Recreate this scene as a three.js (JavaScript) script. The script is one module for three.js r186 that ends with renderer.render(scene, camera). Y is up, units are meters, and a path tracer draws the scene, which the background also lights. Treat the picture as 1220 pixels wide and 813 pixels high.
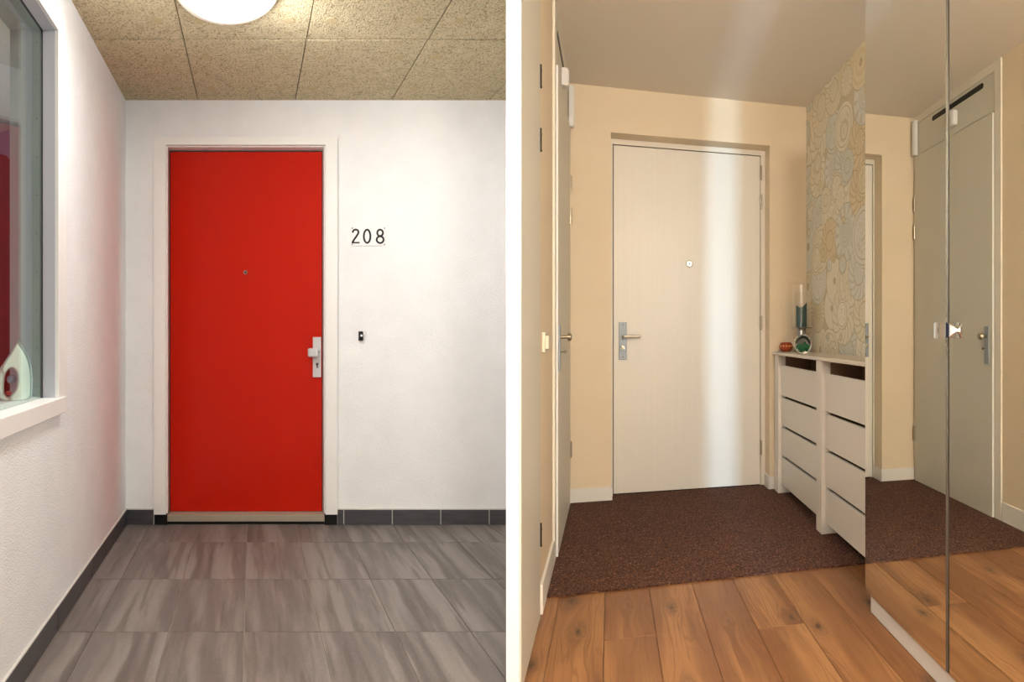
import * as THREE from 'three';
import { RoundedBoxGeometry } from 'three/addons/geometries/RoundedBoxGeometry.js';
import { RectAreaLightUniformsLib } from 'three/addons/lights/RectAreaLightUniformsLib.js';
import { mergeGeometries } from 'three/addons/utils/BufferGeometryUtils.js';

// ---------------------------------------------------------------- camera, light, exposure
RectAreaLightUniformsLib.init();
const scene = new THREE.Scene();
scene.background = new THREE.Color(0x000000);
const W = 1220, H = 813, FOCAL = 716, PX = 918, PY = 397, EYE = 1.12;
const FULL_W = 2 * PX, FULL_H = H + 2 * (H / 2 - PY);       // shifted lens: the principal point lies at (PX, PY)
const camera = new THREE.PerspectiveCamera(2 * Math.atan(FULL_H / 2 / FOCAL) * 180 / Math.PI, FULL_W / FULL_H, 0.05, 60);
camera.position.set(0, EYE, 0);
camera.setViewOffset(FULL_W, FULL_H, 0, FULL_H / 2 - PY, W, H);
const renderer = new THREE.WebGLRenderer({ antialias: true });
renderer.toneMapping = THREE.LinearToneMapping;
renderer.toneMappingExposure = 1.0;
renderer.shadowMap.enabled = true;

// The place: a tiled corridor on the left whose side wall and tile courses run obliquely to its door wall,
// and a hall on the right, square in plan and turned a little; the camera stands in the hall and looks past
// the end of the partition into the corridor too.
const CORRIDOR = { slant: 0.8638, depth: 3.517 };            // x along the door wall, z (q) out of it along the side wall
const HALL = { x: -1.3287, z: -3.931, turn: 0.2607 };        // s along the door wall, u out of it
const hallPoint = (s, y, u) => new THREE.Vector3(HALL.x + Math.cos(HALL.turn) * s + Math.sin(HALL.turn) * u, y, HALL.z - Math.sin(HALL.turn) * s + Math.cos(HALL.turn) * u);
const corridorPoint = (x, y, q) => new THREE.Vector3(x + CORRIDOR.slant * q, y, q - CORRIDOR.depth);

function rectLight(name, color, intensity, w, h, at, towards) {
  const l = new THREE.RectAreaLight(color, intensity, w, h); l.name = name;
  l.position.copy(at); l.lookAt(towards); scene.add(l); return l;
}
function pointLight(name, color, intensity, at, size) {
  const l = new THREE.PointLight(color, intensity, 0, 2); l.name = name; l.position.copy(at);
  l.castShadow = true; l.shadow.radius = size / 0.02; l.shadow.mapSize.set(1024, 1024); scene.add(l); return l;
}
const HALL_LAMP = [0.87, 2.52, 5.03], CORRIDOR_LAMP = [-3.135, 2.483, 1.19];
// hall: added fill panel behind the camera, added slit light for the stripe
rectLight('hall_fill_light', new THREE.Color(0.88, 0.95, 1.0), 12, 0.68, 1.4, hallPoint(1.23, 1.6, 5.96), hallPoint(1.23, 1.6, 0));
rectLight('stripe_slit_light', new THREE.Color(0.5, 0.76, 1.0), 1350, 0.06, 1.6, hallPoint(0.573, 1.35, 9.5), hallPoint(0.75, 1.3, 6));

// ---------------------------------------------------------------- small tools
let seed = 7;
const rnd = () => { seed = (seed * 1664525 + 1013904223) >>> 0; return seed / 4294967296; };
const hash = (x, y, s) => { let h = (x * 374761393 + y * 668265263 + s * 974634533) | 0; h = Math.imul(h ^ (h >>> 13), 1274126177); h ^= h >>> 16; return (h >>> 0) / 4294967296; };
function noise(x, y, s, px = 0, py = 0) {
  const xi = Math.floor(x), yi = Math.floor(y), fx = x - xi, fy = y - yi;
  const m = (a, p) => p ? ((a % p) + p) % p : a;
  const a = fx * fx * (3 - 2 * fx), b = fy * fy * (3 - 2 * fy);
  const n00 = hash(m(xi, px), m(yi, py), s), n10 = hash(m(xi + 1, px), m(yi, py), s), n01 = hash(m(xi, px), m(yi + 1, py), s), n11 = hash(m(xi + 1, px), m(yi + 1, py), s);
  return n00 + (n10 - n00) * a + (n01 - n00) * b + (n00 - n10 - n01 + n11) * a * b;
}
const fbm = (x, y, s, px, py, n = 4) => { let v = 0, a = 0.5, t = 0; for (let i = 0; i < n; i++) { v += a * noise(x, y, s + i, px, py); t += a; a *= 0.5; x *= 2; y *= 2; px *= 2; py *= 2; } return v / t; };
const mix = (a, b, t) => [a[0] + (b[0] - a[0]) * t, a[1] + (b[1] - a[1]) * t, a[2] + (b[2] - a[2]) * t];
const sat = (v) => Math.min(1, Math.max(0, v));
const step = (a, b, v) => { const t = sat((v - a) / (b - a)); return t * t * (3 - 2 * t); };
function texture(w, h, mx, my, fn, color = true) {            // fn(u, v) -> [r, g, b] in 0..255, or a number for a height
  const data = new Uint8Array(w * h * 4);
  for (let j = 0; j < h; j++) for (let i = 0; i < w; i++) {
    let c = fn((i + 0.5) / w, (j + 0.5) / h); if (typeof c === 'number') c = [c * 255, c * 255, c * 255];
    const k = (j * w + i) * 4; data[k] = Math.min(255, Math.max(0, c[0])); data[k + 1] = Math.min(255, Math.max(0, c[1])); data[k + 2] = Math.min(255, Math.max(0, c[2])); data[k + 3] = 255;
  }
  const t = new THREE.DataTexture(data, w, h, THREE.RGBAFormat);
  t.wrapS = t.wrapT = THREE.RepeatWrapping; t.magFilter = THREE.LinearFilter; t.minFilter = THREE.LinearMipmapLinearFilter; t.generateMipmaps = true;
  if (color) t.colorSpace = THREE.SRGBColorSpace;
  t.repeat.set(1 / mx, 1 / my); t.needsUpdate = true;
  return t;
}
const std = (o) => new THREE.MeshStandardMaterial(o);
const phy = (o) => new THREE.MeshPhysicalMaterial(o);

// ---------------------------------------------------------------- materials
const T = {};
T.plasterBump = texture(512, 512, 0.32, 0.32, (u, v) => 0.6 * noise(u * 90, v * 90, 3, 90, 90) + 0.4 * noise(u * 180, v * 180, 5, 180, 180), false);
T.plaster = texture(256, 256, 0.9, 0.9, (u, v) => mix([229, 229, 229], [238, 238, 238], fbm(u * 8, v * 8, 11, 8, 8)));
T.smoothBump = texture(256, 256, 0.5, 0.5, (u, v) => fbm(u * 24, v * 24, 15, 24, 24), false);
T.tile = texture(512, 512, 1.13, 1.93, (u, v) => {
  const a = fbm(u * 20 + 1.6 * fbm(u * 3, v * 5, 31, 3, 5), v * 3, 21, 20, 3, 4), b = fbm(u * 36, v * 5, 24, 36, 5, 3), g = noise(u * 256, v * 256, 27, 256, 256);
  let c = mix([112, 104, 98], [142, 134, 127], step(0.3, 0.7, a));
  c = mix(c, [92, 82, 75], 0.55 * step(0.56, 0.74, b));
  c = mix(c, [160, 152, 144], 0.3 * step(0.6, 0.8, fbm(u * 30, v * 4, 29, 30, 4, 3)));
  return c.map((x) => x + (g - 0.5) * 10);
});
T.darkTile = texture(256, 128, 0.6, 0.3, (u, v) => mix([58, 58, 62], [80, 79, 82], fbm(u * 6, v * 20, 41, 6, 20)));
T.woodWool = texture(1024, 1024, 1.14, 1.14, (u, v) => {
  const g = noise(u * 250, v * 250, 51, 250, 250), h = noise(u * 400, v * 400, 59, 400, 400), st = noise(u * 150 + 5 * noise(u * 32, v * 32, 53, 32, 32), v * 330, 54, 0, 330), st2 = noise(u * 330, v * 150 + 5 * noise(u * 32, v * 32, 55, 32, 32), 56, 330, 0);
  let c = mix([188, 173, 138], [212, 197, 162], fbm(u * 20, v * 20, 57, 20, 20));
  c = mix(c, [112, 98, 72], 0.6 * step(0.68, 0.9, st)); c = mix(c, [116, 102, 74], 0.55 * step(0.7, 0.92, st2)); c = mix(c, [104, 90, 66], 0.7 * step(0.7, 0.92, g)); c = mix(c, [228, 214, 182], 0.5 * step(0.7, 0.9, h));
  return c;
});
T.woodWoolBump = texture(256, 256, 0.3, 0.3, (u, v) => noise(u * 80, v * 80, 58, 80, 80), false);
T.mat = texture(512, 512, 0.6, 0.6, (u, v) => {
  const g = noise(u * 100, v * 100, 61, 100, 100), f = noise(u * 128, v * 128, 62, 128, 128);
  let c = mix([66, 38, 27], [104, 64, 46], step(0.2, 0.8, g)); c = mix(c, [170, 126, 98], 0.8 * step(0.74, 0.92, f)); c = mix(c, [38, 22, 19], 0.8 * step(0.3, 0.1, f));
  return c;
});
T.matBump = texture(512, 512, 0.6, 0.6, (u, v) => noise(u * 128, v * 128, 62, 128, 128), false);
const KNOTS = []; for (let k = 0; k < 4; k++) for (let j = 0; j < 3; j++) KNOTS.push([k * 0.1875 + 0.03 + 0.125 * rnd(), j * 0.8 + 0.75 * rnd(), 0.008 + 0.022 * rnd() * rnd(), rnd()]);
T.wood = texture(1024, 1024, 0.75, 2.4, (u, v) => {
  const x = u * 0.75, y = v * 2.4, strip = Math.floor(u * 4); let bend = 0, knot = 0, halo = 0;
  for (const [kx, ky, r, w] of KNOTS) {
    if (Math.floor(kx / 0.1875) !== strip) continue;
    const dx = x - kx, dy = (y - ky) * 0.42, d2 = dx * dx + dy * dy, e = Math.exp(-d2 / (r * r * 7)); bend += e * dx * 2.6 + e * r * (noise(dx * 90, dy * 90, 71) - 0.5) * 3.5;
    knot = Math.max(knot, Math.exp(-d2 / (r * r * 0.35)) * (0.5 + 0.5 * w)); halo = Math.max(halo, e * (0.35 + 0.5 * noise(x * 120, y * 60, 72)) * w);
  }
  const gx = x - bend, wave = fbm(gx * 18, y * 2.2 + strip * 9, 73, 0, 0, 3), fine = noise(gx * 420 + wave * 9, y * 9, 74 + strip), line = noise(gx * 110 + wave * 14, y * 1.6, 78 + strip), broad = fbm(gx * 12, y * 1.2, 82 + strip, 0, 0, 3);
  let c = mix([140, 92, 52], [180, 130, 82], step(0.25, 0.75, broad));
  c = mix(c, [118, 72, 38], 0.42 * step(0.52, 0.85, line)); c = mix(c, [108, 66, 34], 0.3 * step(0.6, 0.9, fine)); c = mix(c, [78, 50, 32], 0.95 * halo); c = mix(c, [54, 32, 20], 0.85 * knot);
  return c;
});
T.grain = texture(512, 256, 0.5, 2.0, (u, v) => mix([234, 229, 218], [239, 234, 223], fbm(u * 90, v * 4, 91, 90, 4, 3)));
T.cream = texture(256, 256, 1.2, 1.2, (u, v) => mix([230, 212, 182], [236, 219, 191], fbm(u * 6, v * 6, 93, 6, 6)));
const DISCS = [];
{ // printed wallpaper: overlapping ornamented discs, largest first
  const pal = [[238, 229, 208], [233, 223, 198], [224, 212, 180], [222, 222, 212], [241, 235, 219], [224, 208, 170], [218, 219, 208], [236, 227, 205]];
  const put = (x, y, r) => DISCS.push({ x: (x + 3.8) % 1.9, y: (y + 3.8) % 1.9, r, c: pal[Math.floor(rnd() * pal.length)], kind: Math.floor(rnd() * 4), n: 10 + Math.floor(rnd() * 14) });
  for (let i = 0; i < 8; i++) for (let j = 0; j < 8; j++) put(i * 0.2375 + 0.1 * rnd(), j * 0.2375 + 0.1 * rnd(), 0.14 + 0.055 * rnd());
  for (let k = 0; k < 26; k++) put(rnd() * 1.9, rnd() * 1.9, 0.06 + 0.05 * rnd());
  for (let k = 0; k < 14; k++) put(rnd() * 1.9, rnd() * 1.9, 0.025 + 0.03 * rnd());
}
T.wallpaper = texture(1024, 1024, 1.9, 1.9, (u, v) => {
  const x = u * 1.9, y = v * 1.9; let c = [208, 195, 164];
  for (const d of DISCS) {
    let dx = Math.abs(x - d.x), dy = y - d.y; const sx = x - d.x; if (dx > 0.95) dx = 1.9 - dx; if (dy > 0.95) dy -= 1.9; if (dy < -0.95) dy += 1.9;
    if (dx > d.r || Math.abs(dy) > d.r) continue;
    const q = Math.sqrt(dx * dx + dy * dy) / d.r; if (q > 1) continue;
    const a = Math.atan2(dy, sx), e = 0.0035 / d.r; c = d.c; const ink = mix(d.c, [178, 158, 116], 0.6), pale = mix(d.c, [234, 227, 210], 0.5);
    if (q > 1 - e * 1.6) { c = ink; continue; }
    if (d.kind === 0) { const k = Math.floor(q * 6); c = k % 2 ? pale : d.c; if (q < 0.16) c = ink; }
    else if (d.kind === 1) { const p = 0.5 + 0.5 * Math.cos(a * d.n); if (q > 0.62 && q < 0.92) c = p > 0.3 ? pale : mix(d.c, ink, 0.5); else if (q < 0.5) c = mix(d.c, ink, 0.22 + 0.22 * Math.cos(q * 40)); }
    else if (d.kind === 2) { c = mix(d.c, pale, 0.7); if (Math.abs(q - 0.8) < e) c = ink; if (q < 0.62 && noise(x * 90, y * 90, 95) > 0.62) c = mix(c, ink, 0.45); }
    else { const p = Math.cos(a * d.n + q * 14); if (p > 0.55) c = mix(d.c, pale, 0.8); if (p < -0.75) c = mix(d.c, ink, 0.6); if (Math.abs(q - 0.45) < e) c = ink; }
  }
  return c.map((k) => k + (noise(u * 500, v * 500, 96) - 0.5) * 8);
});
const M = {
  whitePlaster: std({ color: 0xffffff, map: T.plaster, roughness: 0.9, bumpMap: T.plasterBump, bumpScale: 0.0016 }),
  whitePaint: std({ color: 0xebeae7, roughness: 0.45 }),
  whiteEnd: std({ color: 0xfbfbfa, roughness: 0.8 }),
  tile: std({ color: 0xe6e6e8, map: T.tile, roughness: 0.5 }),
  grout: std({ color: 0x9a8f82, roughness: 0.95 }),
  darkTile: std({ color: 0xffffff, map: T.darkTile, roughness: 0.5 }),
  caulk: std({ color: 0xc9c6bf, roughness: 0.8 }),
  woodWool: std({ color: 0xffffff, map: T.woodWool, roughness: 0.95, bumpMap: T.woodWoolBump, bumpScale: 0.002 }),
  gap: std({ color: 0x15120f, roughness: 1 }),
  plug: std({ color: 0xb9a780, roughness: 0.95, bumpMap: T.woodWoolBump, bumpScale: 0.001 }),
  red: phy({ color: new THREE.Color().setRGB(0.47, 0.011, 0.002), roughness: 0.4, specularIntensity: 0.45 }),
  black: std({ color: 0x0b0b0c, roughness: 0.5 }),
  rubberAndGap: std({ color: 0x101010, roughness: 0.9 }),
  steel: std({ color: 0xb8b5ac, metalness: 1, roughness: 0.32 }),
  brushed: std({ color: 0xb5ad9a, metalness: 0.4, roughness: 0.45 }),
  aluminium: std({ color: 0xd9dadb, metalness: 0.35, roughness: 0.4 }),
  chrome: std({ color: 0xe8eaee, metalness: 1, roughness: 0.06 }),
  jamb: std({ color: 0xbfc2cb, roughness: 0.45 }),
  bead: std({ color: 0x98a296, roughness: 0.5 }),
  glass: phy({ color: 0xf2f8f6, transmission: 1, thickness: 0, roughness: 0.0, ior: 1.08 }),
  lilac: std({ color: 0x8f8aa6, roughness: 0.9 }),
  maroon: std({ color: 0x55303f, roughness: 0.8 }),
  mint: phy({ color: 0xdde8e2, roughness: 0.35, clearcoat: 0.5, clearcoatRoughness: 0.2 }),
  mintDark: std({ color: 0x7f9c9c, roughness: 0.4 }),
  dial: std({ color: 0x6d8ea0, roughness: 0.35 }),
  redButton: std({ color: 0x9c2c1c, roughness: 0.4 }),
  cream: std({ color: 0xffffff, map: T.cream, roughness: 0.6, bumpMap: T.smoothBump, bumpScale: 0.0004 }),
  hallCeiling: std({ color: 0xeee6da, roughness: 0.9 }),
  hallDoor: phy({ color: 0xffffff, map: T.grain, roughness: 0.42, clearcoat: 0.15, clearcoatRoughness: 0.3 }),
  hallTrim: std({ color: 0xe9e2d4, roughness: 0.4 }),
  greyDoor: std({ color: 0xd8d4c8, roughness: 0.45 }),
  skirting: std({ color: 0xece8e0, roughness: 0.4 }),
  mat: std({ color: 0xffffff, map: T.mat, roughness: 1, bumpMap: T.matBump, bumpScale: 0.006 }),
  wood: phy({ color: 0xe2dcd6, map: T.wood, roughness: 0.42, clearcoat: 0.2, clearcoatRoughness: 0.35 }),
  wallpaper: std({ color: 0xffffff, map: T.wallpaper, roughness: 0.7 }),
  cabinet: std({ color: 0xe6e0d6, roughness: 0.4 }),
  cabinetTop: std({ color: 0xd8cdbb, roughness: 0.3 }),
  darkMetal: std({ color: 0x2c2620, metalness: 0.5, roughness: 0.5 }),
  chipboard: std({ color: 0x86684e, roughness: 0.9 }),
  doorPlate: std({ color: 0x9aa2ab, metalness: 0.35, roughness: 0.5 }),
  mirror: std({ color: 0xf0f1ec, metalness: 1, roughness: 0.0 }),
  mirrorEdge: std({ color: 0x6b6b66, metalness: 0.7, roughness: 0.35 }),
  nickel: std({ color: 0xb0a998, metalness: 1, roughness: 0.28 }),
  hinge: std({ color: 0x6f6a60, metalness: 0.8, roughness: 0.4 }),
  switchPlastic: std({ color: 0xe6ddc9, roughness: 0.4 }),
  candle: std({ color: 0x0e4a50, roughness: 0.55 }),
  silver: std({ color: 0xa7abb0, metalness: 0.9, roughness: 0.25 }),
  clearGlass: phy({ color: 0xffffff, transmission: 1, thickness: 0, roughness: 0.02, ior: 1.45 }),
  plateGlass: phy({ color: 0x8a8f86, transmission: 0.8, thickness: 0, roughness: 0.05 }),
  greenGlass: phy({ color: 0x2f8a58, transmission: 0.75, thickness: 0.02, roughness: 0.05, ior: 1.45, attenuationColor: new THREE.Color(0.1, 0.45, 0.28), attenuationDistance: 0.02 }),
  paperGlass: phy({ color: 0xf0f4f2, transmission: 1, thickness: 0.03, roughness: 0.02, ior: 1.3 }),
  greenCore: std({ color: 0x1d7a4a, roughness: 0.4 }),
  darkCore: std({ color: 0x2a2c30, roughness: 0.4 }),
  amber: phy({ color: 0xc2502a, transmission: 0.45, thickness: 0, roughness: 0.15 }),
  amberDots: std({ color: 0xe0a860, roughness: 0.25, metalness: 0.3 }),
  acrylic: std({ color: 0xe9eaea, roughness: 0.25 }),
  lampGlow: std({ color: 0xffffff, emissive: 0xfff7ea, emissiveIntensity: 2.2, roughness: 0.4 }),
  lampRim: std({ color: 0xe6dccb, roughness: 0.5 }),
  glowPane: std({ color: 0xdfe8f2, emissive: 0xdfeaff, emissiveIntensity: 2.0, roughness: 0.6 }),  // emissive pane of the two added hall panels
};

// ---------------------------------------------------------------- building helpers
const taken = {};
const numbered = (n) => { if (!(n in taken)) { taken[n] = 0; return n; } taken[n]++; return `${n}_${String(taken[n]).padStart(3, '0')}`; };
const SLANT = new THREE.Matrix4().set(1, 0, CORRIDOR.slant, 0, 0, 1, 0, 0, 0, 0, 1, 0, 0, 0, 0, 1);
function metreUV(g0) {                                         // uv in metres from the dominant axis of each face, before any slant
  const g = g0.index ? g0.toNonIndexed() : g0; const p = g.attributes.position, n = g.attributes.normal, uv = new Float32Array(p.count * 2);
  for (let i = 0; i < p.count; i += 3) {
    const a = new THREE.Vector3(), b = new THREE.Vector3(), c = new THREE.Vector3(); a.fromBufferAttribute(p, i); b.fromBufferAttribute(p, i + 1); c.fromBufferAttribute(p, i + 2);
    const f = b.clone().sub(a).cross(c.clone().sub(a)), X = Math.abs(f.x), Y = Math.abs(f.y), Z = Math.abs(f.z);
    for (let k = 0; k < 3; k++) { const x = p.getX(i + k), y = p.getY(i + k), z = p.getZ(i + k); const w = Y >= X && Y >= Z ? [x, z] : X >= Z ? [z, y] : [x, y]; uv[(i + k) * 2] = w[0]; uv[(i + k) * 2 + 1] = w[1]; }
  }
  g.setAttribute('uv', new THREE.BufferAttribute(uv, 2)); return g;
}
function shiftUV(g, du, dv) { const uv = g.attributes.uv; for (let i = 0; i < uv.count; i++) uv.setXY(i, uv.getX(i) + du, uv.getY(i) + dv); g.userData.ownUV = true; return g; }
// room: 'corridor' or 'hall'; base in that room's coordinates
function thing(room, name, label, category, base, extra = {}) {
  const o = new THREE.Group(); o.name = numbered(name); o.userData = { label, category, ...extra };
  o.position.copy(room === 'hall' ? hallPoint(...base) : corridorPoint(...base)); if (room === 'hall') o.rotation.y = HALL.turn;
  o.room = room; o.base = base; scene.add(o); return o;
}
const structure = (room, name, label, category, base = [0, 0, 0]) => thing(room, name, label, category, base, { kind: 'structure' });
function part(parent, name, geometry, material, label) {       // geometry in the thing's own coordinates
  let g = Array.isArray(geometry) ? mergeGeometries(geometry.map((k) => { const q = k.index ? k.toNonIndexed() : k; for (const a of Object.keys(q.attributes)) if (!['position', 'normal', 'uv'].includes(a)) q.deleteAttribute(a); return q; })) : geometry;
  if (!g.userData.ownUV) g = metreUV(g);
  let top = parent; while (top.parent && top.parent !== scene) top = top.parent;
  if (top.room === 'corridor' && !g.userData.upright) g.applyMatrix4(SLANT);
  const m = new THREE.Mesh(g, material); m.name = name; m.castShadow = m.receiveShadow = true; if (label) m.userData.label = label;
  parent.add(m); return m;
}
const ext = (x0, x1, y0, y1, z0, z1) => { const g = new THREE.BoxGeometry(x1 - x0, y1 - y0, z1 - z0); g.translate((x0 + x1) / 2, (y0 + y1) / 2, (z0 + z1) / 2); return g; };
const soft = (x0, x1, y0, y1, z0, z1, r = 0.003) => { const g = new RoundedBoxGeometry(x1 - x0, y1 - y0, z1 - z0, 2, Math.min(r, (x1 - x0) / 2.2, (y1 - y0) / 2.2, (z1 - z0) / 2.2)); g.translate((x0 + x1) / 2, (y0 + y1) / 2, (z0 + z1) / 2); return g; };
const cyl = (r0, r1, h, axis, at, seg = 20) => { const g = new THREE.CylinderGeometry(r0, r1, h, seg); if (axis === 'z') g.rotateX(Math.PI / 2); if (axis === 'x') g.rotateZ(Math.PI / 2); g.translate(...at); return g; };
function slab(points, holes, depth, bevel = 0) {               // shape in x, y extruded along +z
  const s = new THREE.Shape(points.map((p) => new THREE.Vector2(...p))); for (const h of holes) s.holes.push(new THREE.Path(h.map((p) => new THREE.Vector2(...p))));
  return new THREE.ExtrudeGeometry(s, { depth, bevelEnabled: bevel > 0, bevelSize: bevel, bevelThickness: bevel, bevelSegments: 2, curveSegments: 16 });
}
const rect = (x0, x1, y0, y1) => [[x0, y0], [x1, y0], [x1, y1], [x0, y1]];
function plan(points, y0, y1) {                                // plan polygon in world x, depth; a prism between two heights
  const s = new THREE.Shape(points.map(([x, d]) => new THREE.Vector2(x, d))); const g = new THREE.ExtrudeGeometry(s, { depth: y1 - y0, bevelEnabled: false }); g.rotateX(-Math.PI / 2); g.translate(0, y0, 0); return g;
}
function worldThing(name, label, category, geometry, material) {
  const m = new THREE.Mesh(metreUV(geometry), material); m.name = numbered(name); m.userData = { label, category, kind: 'structure' }; m.castShadow = m.receiveShadow = true; scene.add(m); return m;
}
// pieces of the corridor's floor and ceiling, cut where they meet the partition or the line of the hall; x, q in corridor coordinates
const P1Q = [-0.8139 - 0.8638 * (3.517 - 1.85), 3.517 - 1.85];
function cutPiece(x0, x1, q0, q1, y0, y1) {
  const toHall = (x, q) => { const p = corridorPoint(x, 0, q); return (p.x - HALL.x) * Math.cos(HALL.turn) - (p.z - HALL.z) * Math.sin(HALL.turn); };
  const inside = q0 < 1.6 ? ([x, q]) => -1.499 + (P1Q[0] + 1.503) * (q / P1Q[1]) - x : ([x, q]) => -0.002 - toHall(x, q);
  let poly = [[x0, q0], [x1, q0], [x1, q1], [x0, q1]]; if (poly.every((p) => inside(p) >= 0)) return soft(x0, x1, y0, y1, q0, q1, 0.0012);
  const out = []; for (let i = 0; i < 4; i++) { const a = poly[i], b = poly[(i + 1) % 4], A = inside(a), B = inside(b); if (A >= 0) out.push(a); if ((A >= 0) !== (B >= 0)) { const t = A / (A - B); out.push([a[0] + (b[0] - a[0]) * t, a[1] + (b[1] - a[1]) * t]); } }
  if (out.length < 3) return null;
  const g = new THREE.ExtrudeGeometry(new THREE.Shape(out.map(([x, q]) => new THREE.Vector2(x, -q))), { depth: y1 - y0, bevelEnabled: false }); g.rotateX(-Math.PI / 2); g.translate(0, y0, 0); return g;
}
const hallPlan = (s, u) => { const p = hallPoint(s, 0, u); return [p.x, -p.z]; };
const corPlan = (x, q) => { const p = corridorPoint(x, 0, q); return [p.x, -p.z]; };

// ---------------------------------------------------------------- corridor: shell
const LX = -3.774, LH = 2.483, WIN = { q0: 1.262, q1: 2.75, y0: 0.87, y1: 2.258 };
const PART_BACK = -1.503, P1 = [-0.8139, 1.85], P2 = hallPlan(0, 2.154);
{
  const w = structure('corridor', 'wall_back', 'white textured plaster wall around the red door', 'wall', [0, 0, 0]);
  part(w, 'plaster', slab([[LX - 0.17, 0], [-3.6, 0], [-3.6, 2.257], [-2.542, 2.257], [-2.542, 0], [PART_BACK + 0.1, 0], [PART_BACK + 0.1, 2.6], [LX - 0.17, 2.6]], [], 0.3).translate(0, 0, -0.3), M.whitePlaster);
}
{
  const w = structure('corridor', 'wall_left', 'white textured plaster side wall holding the window', 'wall', [LX, 0, 0]);
  const g = slab(rect(-4.9, 0.3, 0, 2.6), [rect(-WIN.q1, -WIN.q0, WIN.y0, WIN.y1)], 0.17); g.rotateY(Math.PI / 2); g.translate(-0.17, 0, 0);
  part(w, 'plaster', g, M.whitePlaster);
}
worldThing('wall_partition', 'white partition between the tiled corridor and the carpeted hall', 'wall', plan([P1, P2, hallPlan(-0.001, 2.12), hallPlan(-0.03, 2.1), hallPlan(-0.03, -0.3), [PART_BACK + 0.02, 3.9], corPlan(PART_BACK, 0)], 0, 2.756), M.whiteEnd);
{ // ceiling of square-edged wood-wool panels
  const c = structure('corridor', 'ceiling', 'tan wood-wool panel ceiling above the red door', 'ceiling', [0, LH, 0]);
  const cover = plan([corPlan(LX, 0), corPlan(PART_BACK, 0), P1, P2, hallPlan(0, 4.86)], 0.016, 0.27); cover.userData.upright = true;
  cover.translate(0, 0, CORRIDOR.depth); part(c, 'backing', cover, M.gap);
  const xs = [LX, -3.352, -2.782, -2.218, -1.651, -1.085], qs = [0, 0.726, 1.452, 2.178, 2.904, 3.63];
  for (let j = 0; j < 5; j++) for (let i = 0; i < 5; i++) {
    const g0 = 0.002, g1 = 0.006, x0 = xs[i] + (i ? g0 : 0), x1 = xs[i + 1] - g0, q0 = qs[j] + (j ? g1 : 0), q1 = qs[j + 1] - g1, g = cutPiece(x0, x1, q0, q1, 0, 0.02); if (!g) continue;
    const p = part(c, 'panel', shiftUV(metreUV(g), rnd(), rnd()), M.woodWool);
    for (const fx of [0.16, 0.84]) for (const fq of [0.235, 0.765]) {
      const px = i ? x0 + fx * (x1 - x0) : x1 - (1 - fx) * 0.566, pq = q0 + fq * (q1 - q0); if (px < LX + 0.03 || !cutPiece(px - 0.03, px + 0.03, pq - 0.03, pq + 0.03, 0, 0.01) || j > 1 || i > 3) continue;
      part(p, 'screw_cover', cyl(0.026, 0.024, 0.008, 'y', [px, 0.0015, pq], 20), M.plug);
    }
  }
}
{ // tiled floor
  const f = structure('corridor', 'floor', 'grey-brown streaked tile floor in front of the red door', 'floor', [0, 0, 0]);
  const bed = plan([corPlan(LX - 0.1, -0.1), corPlan(PART_BACK + 0.1, -0.1), P1, P2, hallPlan(0, 4.86)], -0.12, -0.004); bed.userData.upright = true; bed.translate(0, 0, CORRIDOR.depth); part(f, 'grout', bed, M.grout);
  const qs = [0, 0.300, 0.783, 1.265, 1.748, 2.231, 2.714, 3.197, 3.68], w = 0.2829, x00 = -3.630;
  for (let j = 0; j < 8; j++) for (let i = -1; i < 10; i++) {
    const x0 = Math.max(LX, x00 + i * w) + 0.0014, x1 = x00 + (i + 1) * w - 0.0014, g = cutPiece(x0, x1, qs[j] + 0.0016, qs[j + 1] - 0.0016, -0.012, 0); if (!g) continue;
    part(f, 'tile', shiftUV(metreUV(g), rnd(), rnd() * 2), M.tile);
  }
  const b = structure('corridor', 'baseboard_back', 'dark grey tile skirting under the number sign', 'baseboard', [0, 0, 0]);
  part(b, 'tile', soft(LX + 0.011, -3.61, 0.002, 0.088, 0, 0.01, 0.0015), M.darkTile); part(b, 'caulk', ext(LX, -3.61, 0.088, 0.093, 0, 0.009), M.caulk);
  const bx = [-2.537, -2.4984, -2.2155, -1.9326, -1.6497, -1.42];
  for (let i = 0; i < 5; i++) part(b, 'tile', shiftUV(metreUV(soft(bx[i] + 0.0022, bx[i + 1] - 0.0022, 0.002, 0.088, 0, 0.01, 0.0015)), rnd(), 0), M.darkTile);
  part(b, 'caulk', [ext(-2.537, -1.42, 0.088, 0.093, 0, 0.009), ext(-2.537, -1.42, 0.002, 0.087, 0, 0.0075)], M.caulk);
  const l = structure('corridor', 'baseboard_left', 'dark grey tile skirting below the window wall', 'baseboard', [0, 0, 0]);
  for (let j = 0; j < 8; j++) part(l, 'tile', shiftUV(metreUV(soft(LX, LX + 0.01, 0.002, 0.088, qs[j] + 0.003, qs[j + 1] - 0.003, 0.0015)), rnd(), 0), M.darkTile);
  part(l, 'caulk', [ext(LX, LX + 0.009, 0.088, 0.093, 0, 4.2), ext(LX, LX + 0.0075, 0.002, 0.087, 0, 4.2)], M.caulk);
}
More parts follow.
